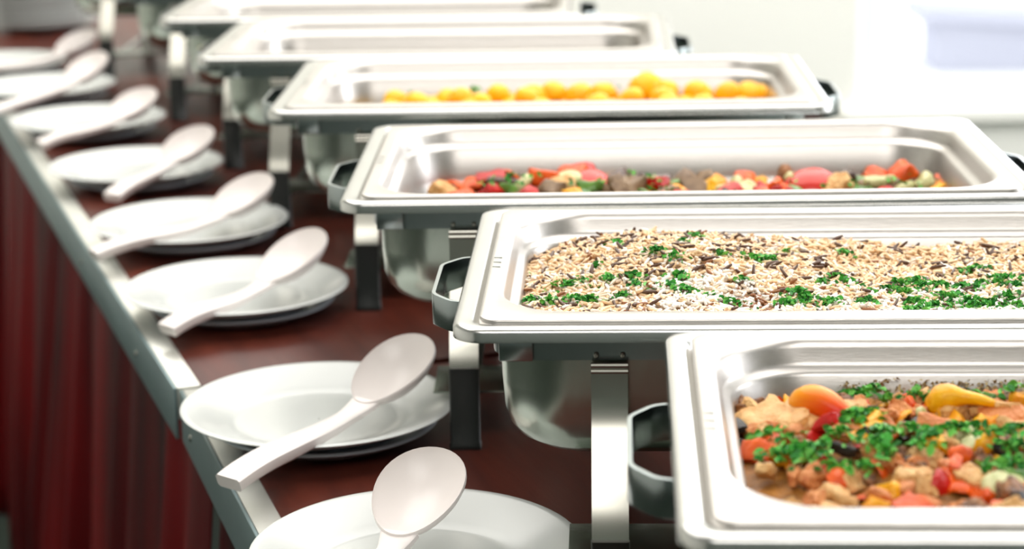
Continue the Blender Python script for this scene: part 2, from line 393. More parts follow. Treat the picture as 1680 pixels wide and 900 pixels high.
# ------------------------------------------------------------ spoons
def make_spoon(E, N, Tp, label, bw=.063):
    """E handle end, N neck, Tp bowl tip (world points)"""
    e = empty('serving_spoon', N)
    E = E - N; Tp = Tp - N; u = Tp.normalized(); L = Tp.length
    lat = Vector((u.y, -u.x, 0)).normalized(); up = lat.cross(u).normalized()
    if up.z < 0: up = -up; 
    n = 40; depth = .020; loops = []
    def outline(t):   # egg: narrow at the neck
        a = t * 2 * pi; x = .5 - .5 * math.cos(a); y = .5 * math.sin(a)
        y *= (.86 + .28 * x) ; return u * (x * L) + lat * (y * bw)
    mid = u * (L * .54)
    def ring(s, dz): return [mid + (outline(i / n) - mid) * s - up * dz for i in range(n)]
    dd = lambda s: depth * (1 - s ** 2.4)
    prof = [(.04, dd(.04)), (.3, dd(.3)), (.5, dd(.5)), (.68, dd(.68)), (.82, dd(.82)), (.92, dd(.92)), (.972, dd(.972)), (.990, -.0006), (1.0, .0004), (1.0, .0024), (.95, dd(.95) + .003), (.82, dd(.82) + .003), (.6, dd(.6) + .003), (.35, dd(.35) + .003), (.04, dd(.04) + .003)]
    b = MB(); b.loft([ring(s, z) for s, z in prof], cap0=True, cap1=True); b.build('bowl', M['spoon'], e, sharp=80)
    # handle: smooth sweep from inside the bowl's neck to the end
    p0 = u * .006 - up * .004; p1 = -u * .030 - up * .004 + E * .10; p3 = E; p2 = E * .66 + Vector((0, 0, .008))
    loops = []; K = 22
    B = lambda t: p0 * (1 - t) ** 3 + p1 * 3 * t * (1 - t) ** 2 + p2 * 3 * t * t * (1 - t) + p3 * t ** 3
    for k in range(K + 1):
        t = k / K; q = B(t); tq = (B(min(1, t + .02)) - B(max(0, t - .02))).normalized()
        l2 = Vector((-tq.y, tq.x, 0)).normalized(); nn = l2.cross(tq).normalized(); nn = nn if nn.z > 0 else -nn
        s = min(1, t * 1.6); wd = .015 + .0115 * s + .012 * max(0, 1 - t * 6); th = .0055 + .0055 * s
        if k == K: wd *= .97
        sec = []
        for (a_, c_) in ((.5, .35), (.42, .5), (-.42, .5), (-.5, .35), (-.5, -.3), (-.42, -.5), (.42, -.5), (.5, -.3)): sec.append(q + l2 * wd * a_ + nn * th * c_)
        loops.append(sec)
    b = MB(); b.loft(loops, cap0=True, cap1=True); b.build('handle', M['spoon'], e, sharp=50)
    return tag(e, label, 'spoon', 'serving spoons on the plates')
# pixel of handle end, neck, tip (then heights above the table)
sp = [((585, 985), (650, 878), (716, 733)), ((375, 792), (592, 660), (690, 548)), ((274, 541), (430, 462), (522, 374)), ((154, 418), (356, 352), (434, 283)),
      ((184, 324), (275, 265), (335, 205)), ((66, 238), (190, 193), (243, 143)), ((-40, 196), (115, 134), (165, 84)), ((-60, 125), (96, 87), (148, 48))]
SPD = []
for i, (e_, n_, t_) in enumerate(sp):
    E = at(*e_, TZ + .020); N = at(*n_, TZ + .044); hz = .075
    best = None
    for h in np.linspace(.045, .115, 71):       # tip height giving a bowl 88 mm long
        Tq = at(*t_, TZ + h); er = abs((Tq - N).length - .088)
        if Tq.y > N.y - .0 and (best is None or er < best[0]): best = (er, Tq, h)
    SPD.append((round(best[2], 3), round((best[1] - N).length, 3), round((E - N).length, 3)))
    make_spoon(E, N, best[1], 'off-white serving spoon on the plate, ' + ordn[i])

# ------------------------------------------------------------ food
def fast(name, V, F, m, mi=None, smooth=True):
    me = bpy.data.meshes.new(name); V = np.asarray(V, dtype=np.float32); F = np.asarray(F, dtype=np.int32); k = F.shape[1]
    me.vertices.add(len(V)); me.vertices.foreach_set('co', V.ravel()); me.loops.add(F.size); me.loops.foreach_set('vertex_index', F.ravel())
    me.polygons.add(len(F)); me.polygons.foreach_set('loop_start', np.arange(0, F.size, k)); me.polygons.foreach_set('loop_total', np.full(len(F), k))
    for x in (m if isinstance(m, list) else [m]): me.materials.append(x)
    if mi is not None: me.polygons.foreach_set('material_index', np.asarray(mi, dtype=np.int32))
    me.polygons.foreach_set('use_smooth', np.full(len(F), smooth)); me.update(); me.validate()
    o = bpy.data.objects.new(name, me); C.objects.link(o); return o
# smooth value noise
_g = rng.random((64, 64))
def vn(x, y):
    xi = np.floor(x).astype(int); yi = np.floor(y).astype(int); fx = x - xi; fy = y - yi; fx = fx * fx * (3 - 2 * fx); fy = fy * fy * (3 - 2 * fy)
    g = lambda a, c: _g[a % 64, c % 64]
    return (g(xi, yi) * (1 - fx) + g(xi + 1, yi) * fx) * (1 - fy) + (g(xi, yi + 1) * (1 - fx) + g(xi + 1, yi + 1) * fx) * fy
X0, X1, Y0, Y1 = .040, W - .040, .0495, D - .0375      # inside of the pan walls
def inside(x, y, r=.045, m=0):
    a0, a1, b0, b1 = X0 + m, X1 - m, Y0 + m, Y1 - m
    qx = np.maximum(np.maximum(a0 + r - x, x - a1 + r), 0); qy = np.maximum(np.maximum(b0 + r - y, y - b1 + r), 0)
    return (qx ** 2 + qy ** 2 <= r * r) & (x >= a0) & (x <= a1) & (y >= b0) & (y <= b1)
def bed(name, hf, m, T, nx=150, ny=90):
    """bed of food filling the pan's bottom up to hf"""
    vs = []; rows = []
    for j in range(ny + 1):
        for i in range(nx + 1):
            # rounded rectangle by squeezing the ends of each row
            y = Y0 + (Y1 - Y0) * j / ny; r = .045
            dy = max(Y0 + r - y, y - Y1 + r, 0); ins = r - math.sqrt(max(0, r * r - dy * dy))
            x = X0 + ins + (X1 - X0 - 2 * ins) * i / nx; vs.append((x, y))
    V = np.array(vs); z = hf(V[:, 0], V[:, 1]); V3 = np.c_[V, z]
    idx = np.arange((nx + 1) * (ny + 1)).reshape(ny + 1, nx + 1)
    F = np.stack([idx[:-1, :-1], idx[:-1, 1:], idx[1:, 1:], idx[1:, :-1]], -1).reshape(-1, 4)
    o = fast(name, V3, F, m); o.matrix_world = T; return o

def shapes_scatter(tv, tf, P, Rz, tilt, roll, S):
    """copies of a template (tv,tf) at P with yaw, tilt, roll, scale (n,3)"""
    n = len(P); ca, sa = np.cos(Rz), np.sin(Rz); ct, st = np.cos(tilt), np.sin(tilt); cr, sr = np.cos(roll), np.sin(roll)
    v = tv[None] * S[:, None, :]
    x, y, z = v[..., 0], v[..., 1], v[..., 2]
    y, z = y * cr[:, None] - z * sr[:, None], y * sr[:, None] + z * cr[:, None]
    x, z = x * ct[:, None] + z * st[:, None], -x * st[:, None] + z * ct[:, None]
    x, y = x * ca[:, None] - y * sa[:, None], x * sa[:, None] + y * ca[:, None]
    V = np.stack([x, y, z], -1) + P[:, None, :]
    F = tf[None] + (np.arange(n) * len(tv))[:, None, None]
    return V.reshape(-1, 3), F.reshape(-1, tf.shape[1])
# rice grain template: 4-sided spindle with quads
gx = [-1, -.82, 0, .82, 1]; gr = [.25, .75, 1, .75, .25]; tv = []; tf = []
for i in range(5):
    for k in range(5): a = k * 2 * pi / 5; tv.append((gx[i] * .5, gr[i] * .5 * math.cos(a), gr[i] * .5 * math.sin(a) - .08 * (1 - abs(gx[i]))))
for i in range(4):
    for k in range(5): tf.append((i * 5 + k, i * 5 + (k + 1) % 5, (i + 1) * 5 + (k + 1) % 5, (i + 1) * 5 + k))
GV, GF = np.array(tv), np.array(tf)
# curled leaflet template (dill, parsley): folded 3x2 patch
LV = np.array([(-.5, 0, 0), (-.25, .28, .1), (0, .42, .18), (.3, .3, .12), (.5, 0, -.05), (-.25, -.28, .12), (0, -.42, .16), (.3, -.3, .1), (0, 0, -.08)]); 
LF = np.array([(0, 8, 1, 1), (1, 8, 2, 2), (2, 8, 3, 3), (3, 8, 4, 4), (4, 8, 7, 7), (7, 8, 6, 6), (6, 8, 5, 5), (5, 8, 0, 0)])[:, :3]

# --- rice
def hr(x, y):
    u = (x - X0) / (X1 - X0); v = (y - Y0) / (Y1 - Y0)
    z = -.0215 + .016 * np.exp(-((u - .20) / .13) ** 2) * np.exp(-((v - .72) / .35) ** 2) + .004 * np.exp(-((u - .42) / .12) ** 2) * v
    z = z - .010 * np.clip(1 - u / .12, 0, 1) ** 2 * v - .004 * np.exp(-((u - .6) / .15) ** 2)
    z = z - .007 * np.exp(-((x - .205) / .03) ** 2 - ((y - .13) / .025) ** 2)
    z = z + .0045 * (vn(x * 32, y * 32) - .5) + .0030 * (vn(x * 85 + 7, y * 85) - .5)
    return RH + z
white = mat('cooked_rice', (.93, .80, .66), .42, col2=(.84, .64, .46), nscale=70, sub=.0, spec=.4)
bed_rice = bed('rice_pilaf', lambda x, y: hr(x, y) - .002, mat('rice_bed', (.86, .66, .46), .6, col2=(.70, .48, .28), nscale=120), T_[1])
rm = [white, mat('white_rice', (.96, .91, .84), .4), mat('golden_rice', (.88, .62, .36), .4), mat('wild_rice', (.10, .045, .022), .38), mat('browned_rice', (.30, .11, .035), .4)]
n = 15000; P = np.empty((0, 2))
q = np.c_[rng.uniform(X0, X1, n * 2), rng.uniform(Y0, Y1, n * 2)]; q = q[inside(q[:, 0], q[:, 1], .045, .001)][:n]; n = len(q)
z = hr(q[:, 0], q[:, 1]) + rng.uniform(-.001, .0022, n)
Ls = rng.uniform(.0072, .0105, n); Ws = rng.uniform(.0023, .0031, n); S = np.c_[Ls, Ws, Ws]
band = np.exp(-((q[:, 1] - .13) / .055) ** 2) * (q[:, 0] > .13)
golden = vn(q[:, 0] * 22, q[:, 1] * 22)
r_ = rng.random(n); mi = np.zeros(n, int)
mi[r_ < .12 + .65 * band] = 1; mi[(r_ > .55 - .25 * (q[:, 1] > .17) + .40 * band)] = 2; mi[(golden > .62) & (rng.random(n) < .3)] = 2
wild = rng.random(n) < (.05 * (1 - .5 * band)); mi[wild] = 3; S[wild, 0] *= 1.45; z[wild] += .0012
br = rng.random(n) < .03; mi[br & ~wild] = 4
brown_spot = np.exp(-((q[:, 0] - .205) / .014) ** 2 - ((q[:, 1] - .138) / .014) ** 2); mi[(rng.random(n) < .6 * brown_spot)] = 4
V, F = shapes_scatter(GV, GF, np.c_[q, z], rng.uniform(0, 2 * pi, n), rng.normal(0, .33, n), rng.uniform(0, pi, n), S)
rg = fast('grain', V, F, rm, np.repeat(mi, len(GF))); rg.parent = bed_rice; rg['kind'] = 'stuff'
tag(bed_rice, 'pale rice pilaf with dark wild rice grains heaped in the second dish', 'rice', kind='stuff')

def herb(name, pts, T, hf, m, label, rad=.011, per=46, size=.0045, up=.004, cat='herbs'):
    """pts: (x, y, amount) in dish coordinates"""
    Vs = []; Fs = []; off = 0; P = []; 
    for x, y, k in pts:
        c = int(per * k); r = rad * math.sqrt(k)
        a = rng.uniform(0, 2 * pi, c); d = np.abs(rng.normal(0, .55, c)) * r
        px = x + np.cos(a) * d * 1.5; py = y + np.sin(a) * d; h = hf(px, py) + .0015 + np.maximum(0, up * (1 - (d / r) ** 2)) * rng.random(c)
        P.append(np.c_[px, py, h])
    P = np.concatenate(P); P = P[inside(P[:, 0], P[:, 1], .045, .0)]; n = len(P); s = rng.uniform(.6, 1.35, n) * size
    V, F = shapes_scatter(LV, LF, P, rng.uniform(0, 2 * pi, n), rng.normal(0, .6, n), rng.normal(0, .6, n), np.c_[s, s * .8, s])
    o = fast(name, V, F, m, rng.integers(0, len(m), n).repeat(len(LF)) if len(m) > 1 else None, smooth=False); o.matrix_world = T
    return tag(o, label, cat, kind='stuff')
greens = [mat('herb_green', (.07, .42, .05), .45), mat('herb_mid', (.16, .52, .08), .45), mat('herb_deep', (.025, .22, .03), .45)]
inv1 = T_[1].inverted()
dpx = [(868, 484, 1), (900, 488, .7), (932, 470, 1.6), (940, 488, 1), (965, 492, 1), (1000, 470, .7), (1040, 470, .9), (1020, 488, .5), (1075, 440, .9), (1105, 450, .6), (1100, 482, .7), (1128, 486, 1.3), (1115, 468, .8), (1148, 378, 1), (1190, 384, .5), (1140, 407, .5), (1120, 420, .4), (1205, 492, 1), (1240, 436, 1), (1265, 432, .7), (1185, 440, .5),
       (1290, 490, 1), (1325, 485, 1.2), (1360, 490, 1.2), (1310, 478, .8), (1350, 462, .7), (1372, 452, .8), (1395, 460, .9), (1385, 414, .5), (1012, 420, .5), (1045, 480, .5), (1420, 492, .8), (1450, 468, 1.1), (1480, 470, 1.1), (1512, 462, 1), (1500, 485, 1.1), (1545, 460, 1.6), (1560, 478, 1.5), (1535, 490, 1), (1588, 434, .8), (1610, 428, .4), (1620, 490, .9), (1650, 446, 1.6), (1668, 460, 1.3), (1655, 480, 1.2), (1672, 490, 1), (860, 436, .3), (980, 455, .3), (1220, 470, .3), (1290, 420, .3)]
pts = []
for x, y, k in dpx:
    v = inv1 @ at(x, y, TZ + RH - .018); pts.append((v.x, v.y, k * .85))
for _ in range(45): pts.append((rng.uniform(.3, .5), rng.uniform(.06, .2), rng.uniform(.3, 1)))
herb('chopped_dill', pts, T_[1], hr, greens, 'bright green chopped dill sprinkled on the rice', size=.0046, per=60, rad=.0105)

# --- chunk templates
def blob(name, dims, m, seed, kind='chunk', flat=False):
    """irregular cut chunk: noisy superellipsoid"""
    rs = np.random.default_rng(seed); nu, nv = 16, 9; L = []
    off = rs.uniform(0, 50, 3); ex = {'chunk': .45, 'round': .95, 'slab': .35}[kind]
    for j in range(nv + 1):
        th = -pi / 2 + pi * j / nv; row = []
        for i in range(nu):
            ph = 2 * pi * i / nu
            f = lambda c, e_: math.copysign(abs(c) ** e_, c)
            x = f(math.cos(th), ex) * f(math.cos(ph), ex); y = f(math.cos(th), ex) * f(math.sin(ph), ex); z = f(math.sin(th), ex if not flat else .4)
            k = 1 + (.55 if kind != 'round' else .10) * (float(vn(np.array([x * 1.7 + off[0] + z]), np.array([y * 1.7 + off[1]]))[0]) - .5)
            row.append(Vector((x * dims[0] / 2 * k, y * dims[1] / 2 * k, z * dims[2] / 2 * k)))
        L.append(row)
    if kind != 'round':
        for row in L:
            for v in row:
                d_ = float(vn(np.array([v.x * 260 + off[0] + v.z * 90]), np.array([v.y * 260 + off[1] - v.z * 120]))[0]) - .5
                v *= 1 + .28 * d_
    b = MB(); b.loft(L[1:-1], cap0=True, cap1=True)
    o = b.build(name, m, None, sharp=30 if kind == 'chunk' else 70); return o
def curl(name, ln, wd, th, bend, m):
    """curved strip of pepper"""
    loops = []
    for k in range(11):
        t = k / 10 - .5; a = t * bend; r = ln / bend; w2 = wd * (1 - .5 * abs(2 * t) ** 2.5) * (1 + .12 * math.sin(k * 1.9))
        c = Vector((r * math.sin(a), 0, r * (math.cos(a) - 1))); nn = Vector((math.sin(a), 0, math.cos(a)))
        loops.append([c + Vector((0, w2 / 2, 0)), c + nn * th / 2 + Vector((0, w2 * .42, 0)), c + nn * th * .6, c + nn * th / 2 - Vector((0, w2 * .42, 0)), c - Vector((0, w2 / 2, 0)), c - nn * th / 2])
    b = MB(); b.loft(loops, cap0=True, cap1=True); return b.build(name, m, None, sharp=60)
FM = dict(
    orange=mat('orange_pepper_flesh', (.86, .13, .004), .38, spec=.35, bump=.25, bscale=120, col2=(.62, .07, .008), nscale=60, coat=.08),
    red=mat('red_pepper_flesh', (.62, .010, .004), .36, spec=.3, bump=.2, bscale=120, col2=(.42, .012, .008), nscale=50, coat=.08),
    yellow=mat('yellow_pepper_flesh', (.90, .47, .003), .38, spec=.35, bump=.25, bscale=120, col2=(.80, .28, .01), nscale=50, coat=.08),
    green=mat('green_pepper_flesh', (.14, .30, .04), .3, col2=(.05, .16, .025), nscale=60, coat=.08),
    zuc=mat('zucchini_flesh', (.66, .62, .33), .4, col2=(.40, .42, .16), nscale=80),
    aub=mat('aubergine_skin', (.045, .02, .015), .22, col2=(.10, .05, .03), nscale=40, coat=.08),
    aubf=mat('aubergine_flesh', (.30, .19, .10), .5, col2=(.16, .09, .045), nscale=90),
    tom=mat('tomato_skin', (.60, .012, .008), .24, spec=.5, col2=(.66, .035, .015), nscale=30, coat=.08),
    brown=mat('browned_meat', (.36, .14, .035), .42, bump=.6, bscale=140, col2=(.10, .035, .012), nscale=120),
    tan=mat('pale_braised_chunk', (.80, .50, .20), .5, bump=.6, bscale=140, col2=(.62, .28, .07), nscale=90),
    pink=mat('browned_orange_chunk', (.80, .33, .10), .5, bump=.6, bscale=140, col2=(.58, .16, .035), nscale=70),
    potato=mat('yellow_potato', (.95, .54, .008), .34, spec=.3, col2=(.92, .41, .006), nscale=45, coat=.08),
    dark=mat('dark_sauce_piece', (.020, .014, .010), .36, spec=.3, bump=.2, bscale=120, coat=.08),
    sauce=mat('oily_sauce', (.20, .10, .03), .36, spec=.3, bump=.2, bscale=120, col2=(.09, .05, .02), nscale=50))
def place(protos, x, y, z, T, rz, rx, ry, s, name, label, cat, group, used=set()):
    o = protos[int(rng.integers(len(protos)))]
    if o.name in used: o = o.copy(); C.objects.link(o)
    else: used.add(o.name)
    o.matrix_world = T @ Matrix.Translation((x, y, z)) @ Matrix.Rotation(rz, 4, 'Z') @ Matrix.Rotation(rx, 4, 'X') @ Matrix.Rotation(ry, 4, 'Y') @ Matrix.Diagonal((*(s if hasattr(s, '__len__') else (s, s, s)), 1))
    return tag(o, label, cat, group)
def kindset(pre):
    s = rng.integers(1, 10000)
    return {
    'orange': ('pepper_chunk', [blob('pepper_chunk', (.026, .020, .012), FM['orange'], s), curl('pepper_chunk', .030, .017, .004, 2.0, FM['orange']), curl('pepper_chunk', .034, .014, .004, 2.6, FM['orange'])], 'orange pepper piece', 'pepper'),
    'red': ('pepper_chunk', [blob('pepper_chunk', (.024, .018, .011), FM['red'], s + 1), curl('pepper_chunk', .030, .016, .004, 2.3, FM['red'])], 'red pepper piece', 'pepper'),
    'yellow': ('pepper_chunk', [blob('pepper_chunk', (.026, .019, .014), FM['yellow'], s + 2), curl('pepper_chunk', .026, .019, .005, 1.5, FM['yellow'])], 'yellow pepper piece', 'pepper'),
    'green': ('pepper_chunk', [curl('pepper_chunk', .026, .014, .004, 1.9, FM['green']), blob('pepper_chunk', (.022, .016, .010), FM['green'], s + 3)], 'green pepper piece', 'pepper'),
    'zuc': ('courgette_piece', [blob('courgette_piece', (.026, .022, .010), FM['zuc'], s + 4, 'round', True)], 'pale green courgette piece', 'courgette'),
    'aub': ('aubergine_piece', [blob('aubergine_piece', (.030, .020, .013), FM['aub'], s + 5, 'slab'), blob('aubergine_piece', (.028, .018, .016), FM['aubf'], s + 6)], 'dark aubergine piece', 'aubergine'),
    'tom': ('tomato_half', [blob('tomato_half', (.034, .030, .024), FM['tom'], s + 7, 'round')], 'glossy red tomato half', 'tomato'),
    'brown': ('meat_chunk', [blob('meat_chunk', (.024, .018, .014), FM['brown'], s + 8), blob('meat_chunk', (.018, .016, .014), FM['brown'], s + 9)], 'dark browned chunk', 'meat'),
    'tan': ('braised_chunk', [blob('braised_chunk', (.030, .022, .014), FM['tan'], s + 10), blob('braised_chunk', (.024, .024, .014), FM['tan'], s + 11)], 'pale tan braised chunk', 'vegetable'),
    'pink': ('braised_chunk', [blob('braised_chunk', (.026, .018, .012), FM['pink'], s + 12)], 'orange brown braised chunk', 'vegetable'),
    'dark': ('mushroom_piece', [curl('mushroom_piece', .030, .014, .006, 1.8, FM['dark']), blob('mushroom_piece', (.022, .014, .010), FM['dark'], s + 13)], 'black mushroom piece', 'mushroom')}
ORD = ['first', 'second', 'third', 'fourth', 'fifth', 'sixth', 'seventh', 'eighth', 'ninth', 'tenth', 'eleventh', 'twelfth', 'thirteenth', 'fourteenth', 'fifteenth']
def zone(x, y, xa, xb):
    t = (x - xa) / (xb - xa); h = 'back' if y > .17 else 'front'
    return '%s %s' % (h, ['far left', 'left', 'centre left', 'centre right', 'right', 'far right'][min(5, max(0, int(t * 6)))])
# --- mixed vegetables in the third dish
T = T_[2]; K3 = kindset('v')
def hv(x, y):
    u = (x - X0) / (X1 - X0); v = (y - Y0) / (Y1 - Y0)
    z = -.062 + .016 * np.clip((u - .02) / .18, 0, 1) * np.exp(-((v - .5) / .42) ** 4) + .007 * np.exp(-((u - .22) / .12) ** 2) * np.exp(-((v - .6) / .3) ** 2)
    return RH + z + .005 * (vn(x * 30, y * 30) - .5)
tag(bed('vegetable_sauce', hv, FM['sauce'], T, 90, 50), 'oily sauce and scraps under the mixed vegetables', 'sauce', kind='stuff')
def seen(T, px, py, hgt):     # dish coordinates of what a pixel sees at a height below the rim
    v = T.inverted() @ at(px, py, TZ + RH + hgt); return v.x, v.y
G3 = 'roasted vegetable pieces in the third dish'
def drop(K, k, x, y, z, T, label, group, s=1, tilt=.45):
    name, protos, lab, cat = K[k]
    return place(protos, x, y, z, T, rng.uniform(0, 2 * pi), rng.normal(0, tilt), rng.normal(0, tilt), s, name, label or lab, cat, group)
l3 = {k: K3[k][2] + ' low among the roasted vegetables in the third dish' for k in K3}
# base layer
for k_, cnt in (('orange', 20), ('red', 13), ('yellow', 12), ('green', 12), ('zuc', 10), ('aub', 15), ('tan', 4)):
    for _ in range(cnt):
        while True:
            x, y = rng.uniform(.085, X1 - .015), rng.uniform(Y0 + .09, Y1 - .02)
            if inside(x, y, .045, .014) and (k_ in ('orange', 'red', 'green') or x > .16 or rng.random() < .2): break
        drop(K3, k_, x, y, float(hv(np.array(x), np.array(y))) + rng.uniform(.004, .009), T, K3[k_][2] + ' low among the roasted vegetables, ' + zone(x, y, X0, X1), G3, rng.uniform(.75, 1.1))
# pieces placed as in the photograph: pixel, kind, height below rim, scale
top3 = [(735, 312, 'tan', -.045, .9), (760, 303, 'orange', -.042, .9), (790, 292, 'orange', -.039, 1.1), (806, 288, 'red', -.037, 1), (828, 278, 'orange', -.034, .9), (775, 318, 'green', -.045, 1), (800, 316, 'red', -.044, 1), (835, 305, 'green', -.040, 1), (855, 300, 'zuc', -.038, .9), (870, 292, 'green', -.036, 1), (885, 312, 'orange', -.042, 1), (898, 290, 'orange', -.035, 1.25), (905, 300, 'red', -.036, 1),
        (925, 303, 'orange', -.038, 1.1), (952, 282, 'red', -.033, 1.2), (935, 290, 'orange', -.034, 1.2), (972, 304, 'tom', -.040, 1.15), (910, 316, 'zuc', -.045, .9), (1000, 302, 'aub', -.041, 1.2), (1022, 306, 'aub', -.042, 1.2), (1046, 296, 'yellow', -.039, 1), (1050, 312, 'yellow', -.044, .9), (1065, 305, 'dark', -.042, .9), (1085, 303, 'orange', -.040, .8), (1105, 307, 'green', -.043, .9), (1140, 308, 'aub', -.044, 1.15), (1175, 312, 'yellow', -.045, 1.1),
        (1200, 302, 'red', -.041, .9), (1222, 288, 'orange', -.036, 1), (1212, 312, 'yellow', -.044, .8), (1235, 308, 'zuc', -.043, .9), (1256, 308, 'red', -.043, .8), (1292, 285, 'brown', -.036, 1.1), (1285, 302, 'green', -.041, 1.1), (1275, 314, 'yellow', -.045, 1), (1310, 296, 'zuc', -.039, 1), (1332, 306, 'tom', -.042, 1.35), (1330, 290, 'red', -.038, .7), (1385, 284, 'orange', -.035, .9), (1382, 297, 'aub', -.040, 1.1), (1408, 303, 'green', -.041, 1.1), (1435, 290, 'orange', -.037, .9),
        (1440, 304, 'aub', -.041, 1.1), (1475, 284, 'orange', -.034, 1.1), (1492, 290, 'orange', -.036, 1), (1505, 305, 'green', -.042, .9), (1478, 305, 'zuc', -.042, 1), (1537, 302, 'yellow', -.041, 1.1), (1560, 298, 'orange', -.042, 1), (1515, 298, 'aub', -.041, .9), (1432, 278, 'brown', -.036, .6), (1365, 292, 'red', -.038, .8)]
for px, py, k, h, s in top3:
    x, y = seen(T, px, py, h)
    same = sorted(q[0] for q in top3 if q[2] == k); lab = '%s atop the roasted vegetables, %s such piece from the left' % (K3[k][2], ORD[same.index(px)])
    drop(K3, k, x, min(max(y, Y0 + .02), Y1 - .02), RH + h - .004, T, lab, G3, s * 1.22, .35)
herb('chopped_parsley', [(rng.uniform(.09, .5), rng.uniform(.1, .25), .25) for _ in range(40)], T, lambda x, y: hv(x, y) + .012, greens, 'green parsley flecks on the roasted vegetables', size=.005, per=16, up=.006)

# --- yellow potatoes in the fourth dish
T = T_[3]; pots = [blob('potato', (.033, .030, .028), FM['potato'], 5 + k, 'round') for k in range(4)]
def hp(x, y): return RH - .0610 + 0 * x + .002 * (vn(x * 30, y * 30) - .5)
tag(bed('potato_butter', hp, FM['sauce'], T, 60, 40), 'buttery sauce beneath the yellow potatoes', 'sauce', kind='stuff')
G4 = 'round yellow potatoes in the fourth dish'; lp = 'round yellow potato in the heap in the fourth dish'
taken = []
def pot(x, y, z, s, label=lp):
    place(pots, x, y, z, T, rng.uniform(0, 6), rng.uniform(-.5, .5), rng.uniform(-.5, .5), s, 'potato', label, 'potato', G4)
tries = 0
for layer, (zz, xlo, cnt) in enumerate(((-.049, .105, 90), (-.0335, .13, 26))):
    tk = []
    for _ in range(4000):
        x, y = rng.uniform(xlo, X1 - .02), rng.uniform(.13, Y1 - .02)
        if not inside(x, y, .045, .017): continue
        if all((x - a) ** 2 + (y - c) ** 2 > (.0275 if layer == 0 else .036) ** 2 for a, c in tk):
            tk.append((x, y)); 
            if len(tk) >= cnt: break
    for x, y in tk: pot(x, y, RH + zz + rng.uniform(-.002, .002), rng.uniform(.86, 1.05), 'round yellow potato in the %s layer of the heap, %s' % (('lower', 'upper')[layer], zone(x, y, X0, X1)))
POT = ((655, 152, -.036, 1.05), (740, 150, -.036, 1.1), (880, 146, -.033, 1.15), (950, 144, -.032, 1.2), (1055, 122, -.022, 1.3), (1060, 146, -.032, 1.15), (1140, 135, -.028, 1.0), (1145, 150, -.034, 1.1), (1230, 146, -.032, 1.1), (1260, 143, -.031, 1.05))
for px, py, h, s in POT:
    x, y = seen(T, px, py, h); pot(x, min(max(y, Y0 + .02), Y1 - .025), RH + h - .006, s, 'large round yellow potato on top of the heap, %s from the left' % ORD[sorted(q[0] for q in POT).index(px)])
herb('chopped_parsley', [(*seen(T, px, py, -.035), .5) for px, py in ((770, 146), (778, 156), (675, 162), (1078, 152), (1130, 140), (1175, 135), (1200, 155), (1000, 150), (1120, 130))], T, lambda x, y: hp(x, y) + .030, greens, 'green parsley bits between the yellow potatoes', size=.006, per=26, rad=.009)

# --- scraps in the fifth and sixth dish
for i, lab in ((4, 'thin brown sauce left in the fifth dish from the front'), (5, 'thin brown sauce left in the sixth dish from the front')):
    T = T_[i]; tag(bed('sauce', lambda x, y: RH - .060 + .004 * vn(x * 18, y * 18), FM['sauce'], T, 60, 40), lab, 'sauce', kind='stuff')
K5 = kindset('s'); G5 = 'leftover pieces in the nearly empty fifth dish'
for _ in range(46):
    x, y = rng.uniform(.2, X1 - .02), rng.uniform(.1, Y1 - .025); k = ['brown', 'tan', 'brown', 'dark'][int(rng.integers(4))]
    drop(K5, k, x, y, RH - .051, T_[4], K5[k][2] + ' left over in the nearly empty fifth dish', G5, rng.uniform(.9, 1.3))

# --- stew in the nearest dish
T = T_[0]; K1 = kindset('n'); G1 = 'stew pieces in the nearest dish'
def hs(x, y):
    u = (x - X0) / (X1 - X0); v = (y - Y0) / (Y1 - Y0)
    z = -.041 + .009 * np.clip(u / .1, 0, 1) + .006 * np.exp(-((v - .45) / .3) ** 2)
    return RH + z + .005 * (vn(x * 28, y * 28 + 9) - .5)
tag(bed('stew_sauce', hs, mat('stew_sauce', (.46, .19, .035), .45, col2=(.15, .06, .012), nscale=60, bump=.5, bscale=120, spec=.25), T, 110, 70), 'brown oily stew sauce in the nearest dish', 'sauce', kind='stuff')
l1 = {k: K1[k][2] + ' low in the stew of the nearest dish' for k in K1}
tk = []
for k_, cnt in (('tan', 70), ('pink', 70), ('orange', 80), ('yellow', 50), ('brown', 50), ('dark', 40), ('red', 30), ('zuc', 16), ('green', 30)):
    for _ in range(cnt):
        while True:
            x, y = rng.uniform(X0 + .01, .33), rng.uniform(Y0 + .01, Y1 - .02)
            if inside(x, y, .045, .010): break
        drop(K1, k_, x, y, float(hs(np.array(x), np.array(y))) + rng.uniform(.001, .008), T, K1[k_][2] + ' low in the nearest stew, ' + zone(x, y, X0, .33), G1, rng.uniform(.40, .78), .6)
